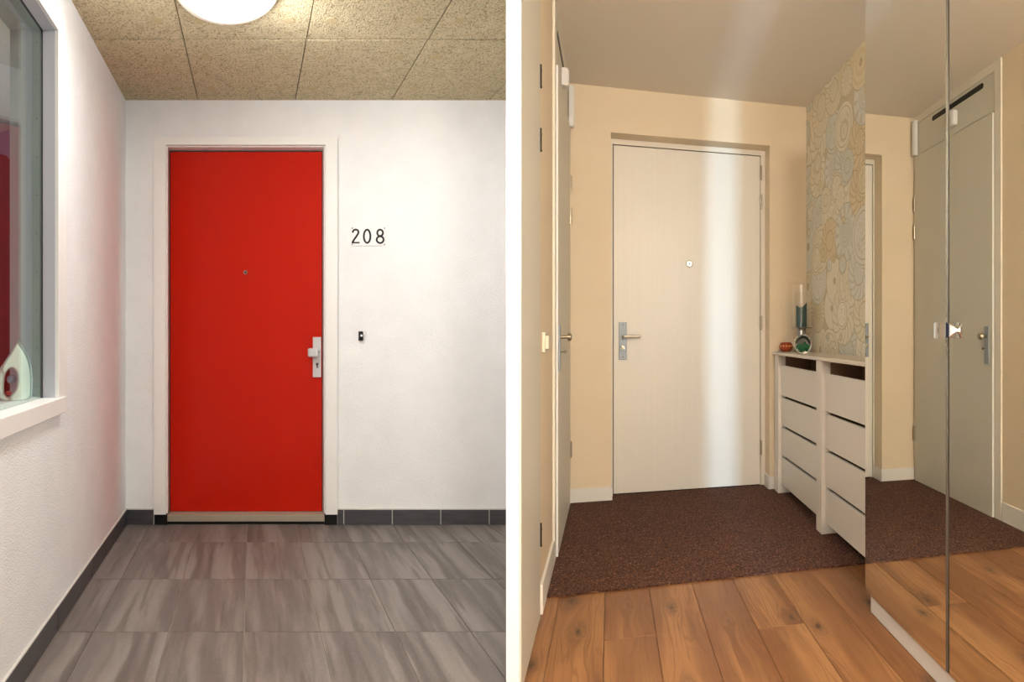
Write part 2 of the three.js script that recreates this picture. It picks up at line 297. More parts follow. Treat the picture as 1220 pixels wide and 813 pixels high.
// ---------------------------------------------------------------- corridor: red door
{
  const d = structure('corridor', 'door_1', 'red front door in a white frame', 'door', [-3.07, 0, 0]);
  const o = 3.07, fr = [[-3.605, 0.064], [-3.535, 0.064], [-3.535, 2.215], [-2.606, 2.215], [-2.606, 0.064], [-2.537, 0.064], [-2.537, 2.262], [-3.605, 2.262]].map(([x, y]) => [x + o, y]);
  const f = part(d, 'frame', slab(fr, [], 0.034).translate(0, 0, -0.01), M.whitePaint, 'white painted door frame');
  const fi = [[-3.592, 0.064], [-3.528, 0.064], [-3.528, 2.209], [-2.612, 2.209], [-2.612, 0.064], [-2.55, 0.064], [-2.55, 2.25], [-3.592, 2.25]].map(([x, y]) => [x + o, y]);
  part(f, 'jamb', slab(fi, [], 0.1).translate(0, 0, -0.1), M.whitePaint);
  for (const [x0, x1] of [[-3.605, -3.53], [-2.611, -2.537]]) part(f, 'foot', ext(x0 + o, x1 + o, 0, 0.064, -0.08, 0.01), M.black, 'black base block of the door frame');
  part(d, 'dark_backing', ext(-3.528 + o, -2.612 + o, 0.01, 2.209, -0.13, -0.1), M.rubberAndGap);  // near-black sheet behind the leaf, shows around its edges
  const leaf = part(d, 'leaf', soft(-3.521 + o, -2.618 + o, 0.058, 2.199, -0.1, -0.06, 0.003), M.red, 'glossy red door leaf'); void leaf;
  part(d, 'threshold', [soft(-3.532 + o, -2.608 + o, 0.016, 0.056, -0.1, 0.004, 0.004), ext(-3.53 + o, -2.61 + o, 0.05, 0.0575, -0.06, -0.03)], M.brushed, 'worn metal threshold');
  part(d, 'threshold_gap', ext(-3.532 + o, -2.608 + o, 0.001, 0.016, -0.1, -0.004), M.black);
  const X = (px) => (px - 299.5) / 203.6 * (3.577 / 3.517) + (299.5 - 918) / 203.6 + o, Y = (py) => 1.12 + (397 - py) / 203.6 * (3.577 / 3.517);
  const ph = part(d, 'peephole', [cyl(0.012, 0.013, 0.006, 'z', [X(292.4), Y(324.7), -0.057])], M.steel); part(ph, 'lens', cyl(0.005, 0.005, 0.003, 'z', [X(292.4), Y(324.7), -0.053]), M.black);
  const bp = part(d, 'backplate', soft(X(372.5), X(382.3), Y(449.7), Y(401.8), -0.06, -0.049, 0.003), M.aluminium, 'light metal door plate');
  part(bp, 'knob', [cyl(0.011, 0.011, 0.03, 'z', [X(376), Y(420), -0.036]), soft(X(365.7), X(377.5), Y(425.3), Y(414.8), -0.024, 0.0, 0.012)], M.aluminium, 'light metal fixed door knob');
  part(bp, 'spindle_pin', cyl(0.006, 0.006, 0.004, 'z', [X(379.6), Y(419.5), -0.048]), M.steel);
  part(bp, 'keyhole', [cyl(0.008, 0.008, 0.004, 'z', [X(377.5), Y(434), -0.048]), ext(X(377.5) - 0.004, X(377.5) + 0.004, Y(438.5), Y(434), -0.05, -0.0465)], M.hinge);
}
// ---------------------------------------------------------------- corridor: number sign, bell
{
  const X = (px) => (px - 918) / 203.6, Y = (py) => 1.12 + (397 - py) / 203.6, cx = X(438.7), cy = Y(281.8);
  const s = thing('corridor', 'number_sign', 'clear acrylic house number sign reading 208 beside the red door', 'sign', [cx, cy, 0]);
  part(s, 'plate', soft(-0.103, 0.103, -0.056, 0.056, 0.0005, 0.005, 0.002), M.acrylic);
  for (const [x, y] of [[-0.094, 0.047], [0.094, 0.047], [-0.094, -0.047], [0.094, -0.047]]) part(s, 'screw', cyl(0.0035, 0.0035, 0.002, 'z', [x, y, 0.0055], 12), M.hinge);
  const h = 0.079, r = 0.006, stroke = (pts, closed) => { const g = new THREE.TubeGeometry(new THREE.CatmullRomCurve3(pts.map(([x, y]) => new THREE.Vector3(x, y, 0)), closed, 'catmullrom', 0.5), 60, r, 6, closed); g.scale(1, 1, 0.35); g.translate(0, 0, 0.0058); return g; };
  const oval = (x, y, a, b) => Array.from({ length: 16 }, (_, k) => [x + a * Math.cos(k * Math.PI / 8), y + b * Math.sin(k * Math.PI / 8)]);
  part(s, 'digit', [stroke([[-0.092, 0.02], [-0.089, 0.032], [-0.077, 0.039], [-0.062, 0.034], [-0.059, 0.02], [-0.068, 0.003], [-0.083, -0.018], [-0.094, -0.037]], false), ext(-0.098, -0.052, -0.0415, -0.0335, 0.0045, 0.0072)], M.black, 'black digit 2');
  part(s, 'digit', stroke(oval(-0.008, 0, 0.019, h / 2 - 0.001), true), M.black, 'black digit 0');
  part(s, 'digit', [stroke(oval(0.068, 0.02, 0.0165, 0.0185), true), stroke(oval(0.068, -0.02, 0.02, 0.0195), true)], M.black, 'black digit 8');
  const b = thing('corridor', 'doorbell', 'small black doorbell with a white button', 'doorbell', [X(429.5), Y(400.5), 0]);
  part(b, 'housing', soft(-0.013, 0.013, -0.027, 0.027, 0, 0.018, 0.003), M.black); part(b, 'button', cyl(0.0065, 0.007, 0.005, 'z', [0.002, 0.002, 0.0195]), M.acrylic);
}
// ---------------------------------------------------------------- corridor: ceiling lamp, and an added unseen one to even the light
function corridorLamp([lx, ly, lq], label, tone, strength) {
  const l = thing('corridor', 'ceiling_lamp', label, 'lamp', [lx, ly, lq]);
  const lathe = (pts) => { const g = new THREE.LatheGeometry(pts.map((p) => new THREE.Vector2(...p)), 56); g.scale(1, 1, 1.28); return g; };
  part(l, 'rim', lathe([[0.0, 0], [0.205, 0], [0.212, -0.008], [0.212, -0.026], [0.205, -0.036], [0.184, -0.042], [0.18, -0.03]]), M.lampRim, 'cream rim of the lamp');
  part(l, 'diffuser', lathe([[0.182, -0.038], [0.175, -0.047], [0.14, -0.062], [0.08, -0.076], [0.0, -0.082]]), M.lampGlow, 'glowing white glass diffuser');
  part(l, 'knob', [cyl(0.007, 0.009, 0.018, 'y', [0, -0.09, 0]), new THREE.SphereGeometry(0.009, 14, 10).translate(0, -0.099, 0)], M.brushed, 'small brass knob');
  pointLight('ceiling_lamp_bulb', tone, 1.4 * strength, corridorPoint(lx, ly - 0.13, lq), 0.1);
  rectLight('ceiling_lamp_glow', tone, 27 * strength, 0.34, 0.34, corridorPoint(lx, ly - 0.115, lq), corridorPoint(lx, 0, lq + 0.0001));
}
corridorLamp(CORRIDOR_LAMP, 'round white ceiling lamp switched on above the red door', new THREE.Color(1.0, 0.99, 0.97), 1);
corridorLamp([-3.15, 2.483, 2.55], 'added round ceiling lamp out of view, fill for the tiled corridor', new THREE.Color(0.95, 0.98, 1.0), 1.1);  // added fill lamp, evens the brightness of the door wall
// ---------------------------------------------------------------- corridor: window and the room behind it
{
  const { q0, q1, y0, y1 } = WIN, w = structure('corridor', 'window_1', 'wide internal window with white casing and sill in the corridor side wall', 'window', [LX, 0, q0]);
  const k = (g) => (Array.isArray(g) ? g.map((e) => e.translate(0, 0, -q0)) : g.translate(0, 0, -q0));
  const casing = slab(rect(-q1 - 0.09, -q0 + 0.092, y0, y1 + 0.092), [rect(-q1, -q0, y0 - 0.0, y1)], 0.012, 0.001); casing.rotateY(Math.PI / 2);
  part(w, 'casing', k(casing), M.whitePaint, 'white wooden casing');
  part(w, 'sill', k(soft(-0.05, 0.025, 0.816, 0.877, q0 - 0.057, q1 + 0.1, 0.003)), M.whitePaint, 'white window sill');
  part(w, 'jamb', k(ext(-0.046, 0.0, y0, y1, q0 - 0.01, q0 + 0.002)), M.jamb, 'grey painted reveal'); part(w, 'head', k(ext(-0.046, 0.0, y1 - 0.002, y1 + 0.01, q0, q1)), M.jamb);
  part(w, 'inner_jamb', k(ext(-0.17, -0.052, y0, y1, q0 - 0.01, q0 + 0.001)), M.jamb); part(w, 'inner_head', k(ext(-0.17, -0.052, y1 - 0.001, y1 + 0.01, q0, q1)), M.jamb);
  part(w, 'gasket', k([ext(-0.052, -0.046, y0, y1, q0, q0 + 0.006), ext(-0.052, -0.046, y1 - 0.006, y1, q0, q1)]), M.rubberAndGap);
  const b = part(w, 'glazing_bead', k(ext(-0.084, -0.053, y0, y1, q0, q0 + 0.01)), M.bead, 'grey-green glazing bead'); part(w, 'glazing_bead', k(ext(-0.084, -0.053, y1 - 0.01, y1, q0 + 0.01, q1)), M.bead);
  for (let i = 0; i < 10; i++) part(b, 'screw', k(cyl(0.003, 0.003, 0.003, 'z', [-0.066, y0 + 0.05 + i * 0.143, q0 + 0.0105], 10)), M.hinge);
  part(w, 'pane', k(ext(-0.0505, -0.0465, y0, y1, q0, q1)), M.glass);
  part(w, 'inner_sill', k(ext(-0.3, -0.053, 0.84, 0.882, q0, q1)), M.whitePaint);
}
worldThing('wall_inner', 'lilac walls of the room behind the corridor window', 'wall', plan([[-8.2, 5.6], corPlan(LX - 0.2, -0.35), corPlan(LX - 0.2, 0.2), corPlan(LX - 0.24, 0.2), corPlan(LX - 0.24, -0.3), [-8.1, 5.5], [-8.1, 0], [-8.2, 0]].reverse(), 0, 2.6), M.lilac);
worldThing('wall_inner', 'plain end wall of the room behind the corridor window', 'wall', plan([[-8.2, -0.1], [-0.9, -0.1], corPlan(LX - 0.18, 3.6), [-8.2, 0]], 0, 2.6), M.lilac);
worldThing('ceiling', 'pale ceiling of the room behind the corridor window', 'ceiling', plan([[-8.2, -0.1], [-0.9, -0.1], corPlan(LX - 0.16, 0), corPlan(LX - 0.16, -0.4), [-8.2, 5.6]], 2.6, 2.7), M.hallCeiling);
worldThing('floor', 'plain floor of the room behind the corridor window', 'floor', plan([[-8.2, -0.1], [-0.9, -0.1], corPlan(LX - 0.12, 0), corPlan(LX - 0.12, -0.4), [-8.2, 5.6]], -0.1, 0), M.greyDoor);
{
  const l = thing('corridor', 'added_pendant_lamp', 'added globe lamp brightening the room behind the corridor window', 'lamp', [-4.9, 2.6, 1.6]); l.position.set(-4.9, 2.6, -2.6); l.room = 'inner';
  part(l, 'cord', cyl(0.004, 0.004, 0.2, 'y', [0, -0.1, 0], 8), M.black); part(l, 'globe', new THREE.SphereGeometry(0.1, 24, 16).translate(0, -0.29, 0), std({ color: 0xffffff, emissive: 0xf2f0ff, emissiveIntensity: 1.6, roughness: 0.5 }));
  pointLight('added_pendant_bulb', new THREE.Color(0.97, 0.95, 1.0), 2.6, new THREE.Vector3(-4.9, 2.31, -2.6), 0.1);  // added lamp, lifts the brightness behind the window
}
{ // steam iron standing on its heel, seen from the side
  const base = [-3.87, 0.882, 1.385], o = new THREE.Group(); o.name = numbered('steam_iron'); o.userData = { label: 'mint white steam iron standing upright behind the window glass', category: 'iron' };
  o.position.copy(corridorPoint(...base)); o.rotation.y = Math.atan2(0.782, 0.623); scene.add(o); o.room = 'iron';
  const A = (zx) => (zx - 163) / 4390, B = (zy) => (735 - zy) / 2733 , P = (l) => l.map(([x, y]) => [A(x), B(y)]);
  const outline = new THREE.SplineCurve(P([[168, 168], [238, 268], [278, 358], [300, 470], [302, 640], [296, 700], [250, 732], [110, 735], [98, 700], [148, 630], [168, 545], [160, 465], [125, 418], [88, 428], [52, 466], [18, 446], [26, 388], [84, 300], [132, 222]]).map((p) => new THREE.Vector2(...p)));
  const g = new THREE.ExtrudeGeometry(new THREE.Shape(outline.getPoints(60)), { depth: 0.05, bevelEnabled: true, bevelSize: 0.006, bevelThickness: 0.014, bevelSegments: 5, bevelOffset: -0.006 }); g.translate(0, 0, -0.025);
  part(o, 'body', g, M.mint);
  const hp = P([[70, 385], [34, 430], [12, 510], [4, 600], [16, 680], [60, 718], [130, 722]]).map(([x, y]) => new THREE.Vector3(x, y, 0));
  const hg = new THREE.TubeGeometry(new THREE.CatmullRomCurve3(hp), 40, 0.0085, 12); hg.scale(1, 1, 2); part(o, 'handle', hg, M.mint, 'mint white handle');
  const sole = new THREE.SplineCurve(P([[176, 160], [250, 262], [290, 355], [312, 470], [314, 640], [308, 705]]).map((p) => new THREE.Vector2(...p)));
  const sp = sole.getPoints(24), inner = new THREE.SplineCurve(P([[168, 168], [238, 268], [278, 358], [300, 470], [302, 640], [296, 700]]).map((p) => new THREE.Vector2(...p))).getPoints(24).reverse();
  const sg = new THREE.ExtrudeGeometry(new THREE.Shape([...sp, ...inner]), { depth: 0.074, bevelEnabled: false }); sg.translate(0, 0, -0.037); part(o, 'soleplate', sg, M.mintDark, 'dark thin soleplate');
  const dg = new THREE.SphereGeometry(0.011, 20, 14); dg.scale(1, 1.5, 1.6); dg.translate(A(112), B(530), 0); part(o, 'dial', dg, M.dial, 'grey-blue steam dial');
  part(o, 'button', cyl(0.0055, 0.006, 0.05, 'z', [A(85), B(662), 0], 14), M.redButton, 'red button');
}
{ // tall maroon board behind the glass
  const o = new THREE.Group(); o.name = numbered('maroon_board'); o.userData = { label: 'tall dark maroon board with thin legs behind the window', category: 'ironing board' };
  o.position.set(-4.17, 0, -3.28); o.rotation.y = 0.75; scene.add(o); o.room = 'inner';
  part(o, 'board', slab([[-0.2, 0.75], [0.12, 0.75], [0.12, 1.7], [0.08, 1.95], [0.0, 2.08], [-0.1, 2.1], [-0.17, 1.98], [-0.2, 1.7]], [], 0.03, 0.005), M.maroon);
  for (const [x0, x1] of [[-0.12, 0.1], [0.1, -0.12]]) { const c = new THREE.LineCurve3(new THREE.Vector3(x0, 0, 0.05), new THREE.Vector3(x1, 1.4, 0.045)); part(o, 'leg', new THREE.TubeGeometry(c, 2, 0.012, 8), M.darkMetal); }
}

// ---------------------------------------------------------------- hall: shell
const HW = 1.643, HH = 2.756, END = 6.0;
{
  const w = structure('hall', 'wall_back', 'cream painted wall around the white entrance door', 'wall', [0, 0, 0]);
  part(w, 'plaster', slab([[-0.03, 0], [0.276, 0], [0.276, 2.457], [1.369, 2.457], [1.369, 0], [HW + 0.1, 0], [HW + 0.1, HH], [-0.03, HH]], [], 0.3).translate(0, 0, -0.3), M.cream);
  const l = structure('hall', 'wall_left', 'cream painted side wall with the cupboard door', 'wall', [0, 0, 0]);
  part(l, 'plaster', ext(-0.03, 0, 0, HH, -0.01, 2.11), M.cream);
  const r = structure('hall', 'wall_right', 'wall papered with overlapping beige ornamental discs above the shoe cabinet', 'wall', [HW, 0, 0]);
  part(r, 'wallpaper', ext(0, 0.1, 0, HH, -0.01, 1.9), M.wallpaper);
  const h = structure('hall', 'wall_hall_right', 'cream wall beyond the mirrored wardrobe', 'wall', [HW, 0, 0]);
  const g = slab(rect(-END, -1.9, 0, HH), [], 0.1); g.rotateY(Math.PI / 2); part(h, 'plaster', g, M.cream);
  const e = structure('hall', 'wall_hall_end', 'cream wall at the end of the hall', 'wall', [0, 0, END]);
  part(e, 'plaster', slab([[-0.5, 0], [0.0, 0], [0.0, 2.3], [0.785, 2.3], [0.785, 0], [HW + 0.1, 0], [HW + 0.1, HH], [-0.5, HH]], [rect(0.89, 1.57, 0.9, 2.3)], 0.1), M.cream);
  const n = structure('hall', 'wall_hall_near', 'cream wall beside the opening to the corridor', 'wall', [0, 0, 0]);
  part(n, 'plaster', ext(-0.5, 0, 0, HH, 4.86, END), M.cream); part(n, 'header', ext(-0.1, 0, LH + 0.02, HH, 2.1, 4.9), M.cream);
  const dr = structure('hall', 'door_5', 'added cream door leaf shaping a slit for the light stripe', 'door', [0, 0, END]);
  part(dr, 'leaf', soft(0.005, 0.705, 0.005, 2.295, 0.03, 0.07, 0.003), M.hallDoor);  // added leaf, leaves a slit that narrows the stripe light
  const wi = structure('hall', 'window_2', 'added glowing fill panel at the end of the hall', 'window', [1.23, 0, END]);
  part(wi, 'pane', ext(-0.34, 0.34, 0.9, 2.3, 0.03, 0.04), M.glowPane); part(wi, 'frame', slab(rect(-0.38, 0.38, 0.86, 2.34), [rect(-0.33, 0.33, 0.91, 2.29)], 0.03).translate(0, 0, -0.012), M.hallTrim);  // added fill panel, out of view
  const fr = structure('hall', 'wall_far_room', 'plain walls of the bright room beyond the hall', 'wall', [0, 0, END]);
  part(fr, 'plaster', [ext(-0.6, -0.5, 0, HH, 0, 3.7), ext(HW, HW + 0.1, 0, HH, 0.1, 3.7), ext(-0.6, HW + 0.1, 0, HH, 3.6, 3.7)], M.cream);
  const wf = structure('hall', 'window_3', 'added narrow glowing pane that feeds the light stripe', 'window', [0.573, 0, 9.53]);
  part(wf, 'pane', ext(-0.03, 0.03, 0.55, 2.15, 0.0, 0.02), M.glowPane);  // added pane for the stripe light, out of view
}
worldThing('ceiling', 'smooth painted ceiling of the carpeted hall', 'ceiling', plan([hallPlan(-0.05, -0.1), hallPlan(HW + 0.05, -0.1), hallPlan(HW + 0.1, 9.7), hallPlan(-0.6, 9.7), hallPlan(-0.6, 4.86), hallPlan(-0.05, 4.86)], HH, HH + 0.15), M.hallCeiling);
{ // plank floor
  const f = structure('hall', 'floor', 'warm oak plank floor of the hall with knots', 'floor', [0, 0, 0]);
  part(f, 'underlay', [ext(-0.03, HW + 0.05, -0.12, -0.012, -0.1, 4.9), ext(-0.55, HW + 0.05, -0.12, -0.012, 4.9, 9.7)], M.gap);
  const ends = [1.2, 2.9, 1.873, 2.6, 2.35, 1.934, 2.75, 1.3, 2.1, 2.2, 1.6]; let col = 0;
  for (let s0 = 0.0625 - 0.1865; s0 < HW; s0 += 0.1865, col++) {
    const a = Math.max(0, s0), b = Math.min(HW, s0 + 0.1865); if (b - a < 0.02) continue;
    const cuts = [0]; for (let k = ends[col] - 2.0; k < 6; k += 2.0) if (k > 0.05) cuts.push(k); cuts.push(6);
    for (let k = 0; k + 1 < cuts.length; k++) {
      const g = metreUV(soft(a + 0.0006, b - 0.0006, -0.014, 0, cuts[k] + 0.0006, cuts[k + 1] - 0.0006, 0.0014)); shiftUV(g, 0.1875 * Math.floor(rnd() * 4) - s0, rnd() * 0.35 - cuts[k]);
      part(f, 'plank', g, M.wood);
    }
  }
  part(f, 'far_boards', ext(-0.5, HW, -0.014, 0, 6, 9.6), M.wood);
  const b = structure('hall', 'baseboard_back', 'white skirting boards beside the white entrance door', 'baseboard', [0, 0, 0]);
  part(b, 'board', soft(0, 0.284, 0, 0.098, 0, 0.012, 0.002), M.skirting); part(b, 'board', soft(1.362, 1.5, 0, 0.098, 0, 0.012, 0.002), M.skirting); part(b, 'board', soft(1.36, 1.372, 0, 0.098, -0.12, 0.01, 0.002), M.skirting); part(b, 'board', soft(0.273, 0.285, 0, 0.098, -0.12, 0.01, 0.002), M.skirting);
  const l = structure('hall', 'baseboard_left', 'white skirting board under the light switch', 'baseboard', [0, 0, 0]);
  part(l, 'board', soft(0, 0.012, 0, 0.12, 1.065, 1.6, 0.002), M.skirting);
}
{
  const m = thing('hall', 'entrance_mat', 'dark brown speckled coir entrance mat before the white door', 'mat', [0, 0, 0]);
  const g = slab([[0.004, -0.002], [0.29, -0.002], [0.29, 0.126], [1.355, 0.126], [1.355, -0.002], [HW - 0.004, -0.002], [HW - 0.004, -1.445], [0.004, -1.445]], [], 0.006, 0.0015); g.rotateX(-Math.PI / 2); g.translate(0, 0.0015, 0);
  part(m, 'pile', g, M.mat);
}
// ---------------------------------------------------------------- hall: white entrance door
function hinge(parent, s, y, u, h, r = 0.007, mat = M.nickel) { part(parent, 'hinge', [cyl(r, r, h, 'y', [s, y, u], 12), cyl(r * 1.15, r * 1.15, h * 0.06, 'y', [s, y + h * 0.2, u], 12), cyl(r * 1.15, r * 1.15, h * 0.06, 'y', [s, y - h * 0.2, u], 12), cyl(r * 0.7, r, 0.008, 'y', [s, y + h / 2 + 0.003, u], 12)], mat); }
{
  const d = structure('hall', 'door_2', 'white entrance door with chrome lever handle and peephole', 'door', [0.276, 0, -0.13]);
  const o = -0.276;
  part(d, 'frame', slab([[0.2765, 0.0], [0.288, 0], [0.288, 2.42], [1.336, 2.42], [1.336, 0], [1.3685, 0], [1.3685, 2.4565], [0.2765, 2.4565]].map(([x, y]) => [x + o, y]), [], 0.1, 0).translate(0, 0, -0.1), M.hallTrim);
  part(d, 'dark_backing', ext(0.28 + o, 1.34 + o, 0.0, 2.43, -0.09, -0.06), M.rubberAndGap);  // near-black sheet filling the gap behind the leaf
  part(d, 'leaf', soft(0.2925 + o, 1.332 + o, 0.012, 2.414, -0.05, -0.002, 0.003), M.hallDoor, 'white wood-grained door leaf');
  for (const y of [2.29, 2.08, 1.19, 0.28]) hinge(d, 1.337 + o, y, 0.004, 0.1, 0.008);
  const ps = 0.8146 + o, py = 1.612, ph = part(d, 'peephole', [new THREE.TorusGeometry(0.021, 0.0045, 8, 28).translate(ps, py, 0.0), cyl(0.019, 0.019, 0.004, 'z', [ps, py, -0.001])], M.steel);
  part(ph, 'lens', cyl(0.006, 0.006, 0.006, 'z', [ps, py, 0.001]), M.black);
  const bs = 0.3546 + o, bp = part(d, 'backplate', soft(bs - 0.027, bs + 0.027, 0.936, 1.195, -0.002, 0.008, 0.003), M.doorPlate, 'brushed metal long door plate');
  part(bp, 'lever', [cyl(0.011, 0.011, 0.05, 'z', [bs + 0.004, 1.097, 0.03]), cyl(0.009, 0.009, 0.115, 'x', [bs + 0.056, 1.097, 0.052]), new THREE.SphereGeometry(0.0095, 14, 10).translate(bs + 0.113, 1.097, 0.052), new THREE.SphereGeometry(0.0112, 14, 10).translate(bs + 0.003, 1.097, 0.052)], M.nickel, 'metal lever handle');
  const tt = soft(-0.007, 0.007, -0.02, 0.02, 0, 0.02, 0.004); tt.rotateZ(0.7); tt.translate(bs, 1.02, 0.016); part(bp, 'thumb_turn', [tt, cyl(0.013, 0.013, 0.012, 'z', [bs, 1.02, 0.012])], M.nickel);
  for (const y of [1.177, 1.075, 0.955]) part(bp, 'screw', cyl(0.0045, 0.0045, 0.003, 'z', [bs, y, 0.0085], 12), M.hinge);
}
// ---------------------------------------------------------------- hall: cupboard door on the left
{
  const d = structure('hall', 'door_3', 'plain cream cupboard door below a vented panel in the hall side wall', 'door', [0, 0, 0]);
  part(d, 'frame', [soft(0, 0.012, 0, HH, 0.993, 1.055, 0.002), soft(0, 0.012, 2.7, HH, 0.0, 0.993, 0.002), soft(0, 0.008, 0, 2.7, 0.0, 0.022, 0.002)], M.hallTrim, 'white frame strip');
  const pan = slab(rect(-0.985, -0.03, 2.462, 2.697), [], 0.006, 0.001); pan.rotateY(Math.PI / 2); const p = part(d, 'top_panel', pan, M.greyDoor, 'cream panel over the cupboard door');
  const sl = new THREE.Shape(); sl.moveTo(-0.86, 2.642); sl.lineTo(-0.28, 2.642); sl.absarc(-0.28, 2.66, 0.018, -Math.PI / 2, Math.PI / 2, false); sl.lineTo(-0.86, 2.678); sl.absarc(-0.86, 2.66, 0.018, Math.PI / 2, 1.5 * Math.PI, false);
  const sg = new THREE.ExtrudeGeometry(sl, { depth: 0.002, bevelEnabled: false }); sg.rotateY(Math.PI / 2); sg.translate(0.0066, 0, 0); part(p, 'vent_slot', sg, M.black, 'black rounded vent slot');
  part(d, 'dark_backing', ext(0.0, 0.003, 0.003, 2.462, 0.022, 0.993), M.rubberAndGap);  // dark sheet under the leaf, visible in the joint
  const lf = part(d, 'leaf', soft(0.003, 0.02, 0.008, 2.452, 0.028, 0.982, 0.002), M.greyDoor, 'plain cream door leaf'); void lf;
  part(d, 'edge_strip', soft(0.002, 0.0215, 0.008, 2.452, 0.982, 0.988, 0.002), M.whitePaint, 'white door edge');
  for (const y of [2.09, 1.88, 0.36]) hinge(d, 0.022, y, 0.026, 0.1, 0.008);
  const u = 0.935, bp = part(d, 'backplate', soft(0.02, 0.028, 0.93, 1.16, u - 0.022, u + 0.022, 0.002), M.doorPlate, 'metal door plate');
  part(bp, 'knob', [cyl(0.009, 0.009, 0.045, 'x', [0.046, 1.1, u]), cyl(0.022, 0.018, 0.012, 'x', [0.07, 1.1, u], 24), new THREE.SphereGeometry(0.02, 18, 12).scale(0.4, 1, 1).translate(0.076, 1.1, u)], M.nickel, 'round metal knob');
  part(bp, 'key', [cyl(0.003, 0.003, 0.03, 'x', [0.04, 1.025, u], 10), soft(0.045, 0.058, 1.018, 1.032, u - 0.002, u + 0.002, 0.001)], M.hinge);
}
{
  const b = thing('hall', 'chime_box', 'small white box fixed to the panel over the cupboard door', 'box', [0.006, 2.51, 0.555]);
  part(b, 'housing', soft(0.001, 0.036, 0, 0.1, -0.035, 0.035, 0.004), M.whitePaint); part(b, 'cover', soft(0.036, 0.04, 0.008, 0.092, -0.028, 0.028, 0.002), M.whitePaint);
  const t = thing('hall', 'corner_batten', 'white upright batten in the corner above the cupboard door', 'batten', [0.012, 2.455, 0.045]);
  part(t, 'strip', soft(0, 0.03, 0, 0.265, -0.02, 0.02, 0.003), M.whitePaint); part(t, 'lip', soft(0.03, 0.034, 0.01, 0.255, -0.012, 0.012, 0.001), M.whitePaint);
  const s = thing('hall', 'light_switch', 'cream rocker light switch beside the grey door', 'switch', [0, 1.04, 1.49]);
  part(s, 'plate', soft(0.0005, 0.014, 0, 0.083, -0.042, 0.042, 0.004), M.switchPlastic); const rk = soft(0.012, 0.026, 0.014, 0.069, -0.026, 0.026, 0.003); part(s, 'rocker', rk, M.switchPlastic);
  const d = structure('hall', 'door_4', 'pale grey door leaf with dark slim hinges in the hall side wall', 'door', [0, 0, 1.63]);
  part(d, 'leaf', soft(0.0, 0.006, 0.006, 2.5, 0.006, 0.523, 0.002), M.greyDoor, 'pale grey door leaf');
  for (const y of [2.13, 1.88, 0.33]) part(d, 'hinge', [cyl(0.0045, 0.0045, 0.088, 'y', [0.007, y, 0], 12), cyl(0.0055, 0.0055, 0.006, 'y', [0.007, y + 0.02, 0], 12), cyl(0.0055, 0.0055, 0.006, 'y', [0.007, y - 0.045, 0], 12)], M.darkMetal, 'dark slim hinge');
}
// ---------------------------------------------------------------- hall: shoe cabinet
{
  const c = thing('hall', 'shoe_cabinet', 'shallow white shoe cabinet with two rows of tilting fronts', 'cabinet', [HW, 0, 0.97]);
  const F = 1.395 - HW, f2 = F + 0.022;                       // front of the posts, of the fronts
  part(c, 'top', soft(F - 0.014, -0.001, 0.968, 0.988, -0.955, 0.91, 0.003), M.cabinetTop, 'pale cabinet top');
  for (const u of [-0.883, 0, 0.875]) part(c, 'post', soft(F, -0.002, 0.0095, 0.968, u - 0.045, u + 0.045, 0.002), M.cabinet, 'white upright post');
  for (const [a, b] of [[-0.838, -0.045], [0.045, 0.83]]) {
    part(c, 'carcass', [ext(-0.014, -0.004, 0.05, 0.967, a, b), ext(f2 + 0.03, -0.014, 0.05, 0.062, a, b), ext(f2 + 0.03, -0.014, 0.05, 0.967, a, a + 0.01), ext(f2 + 0.03, -0.014, 0.05, 0.967, b - 0.01, b)], M.chipboard, 'brown board inside of the cabinet');
    const ys = [0.066, 0.27, 0.476, 0.682, 0.905];
    for (let k = 0; k < 4; k++) part(c, 'flap', soft(f2, f2 + 0.016, ys[k] + 0.008, ys[k + 1] - 0.009, a + 0.001, b - 0.001, 0.0015), M.cabinet, 'white tilting front');
  }
}
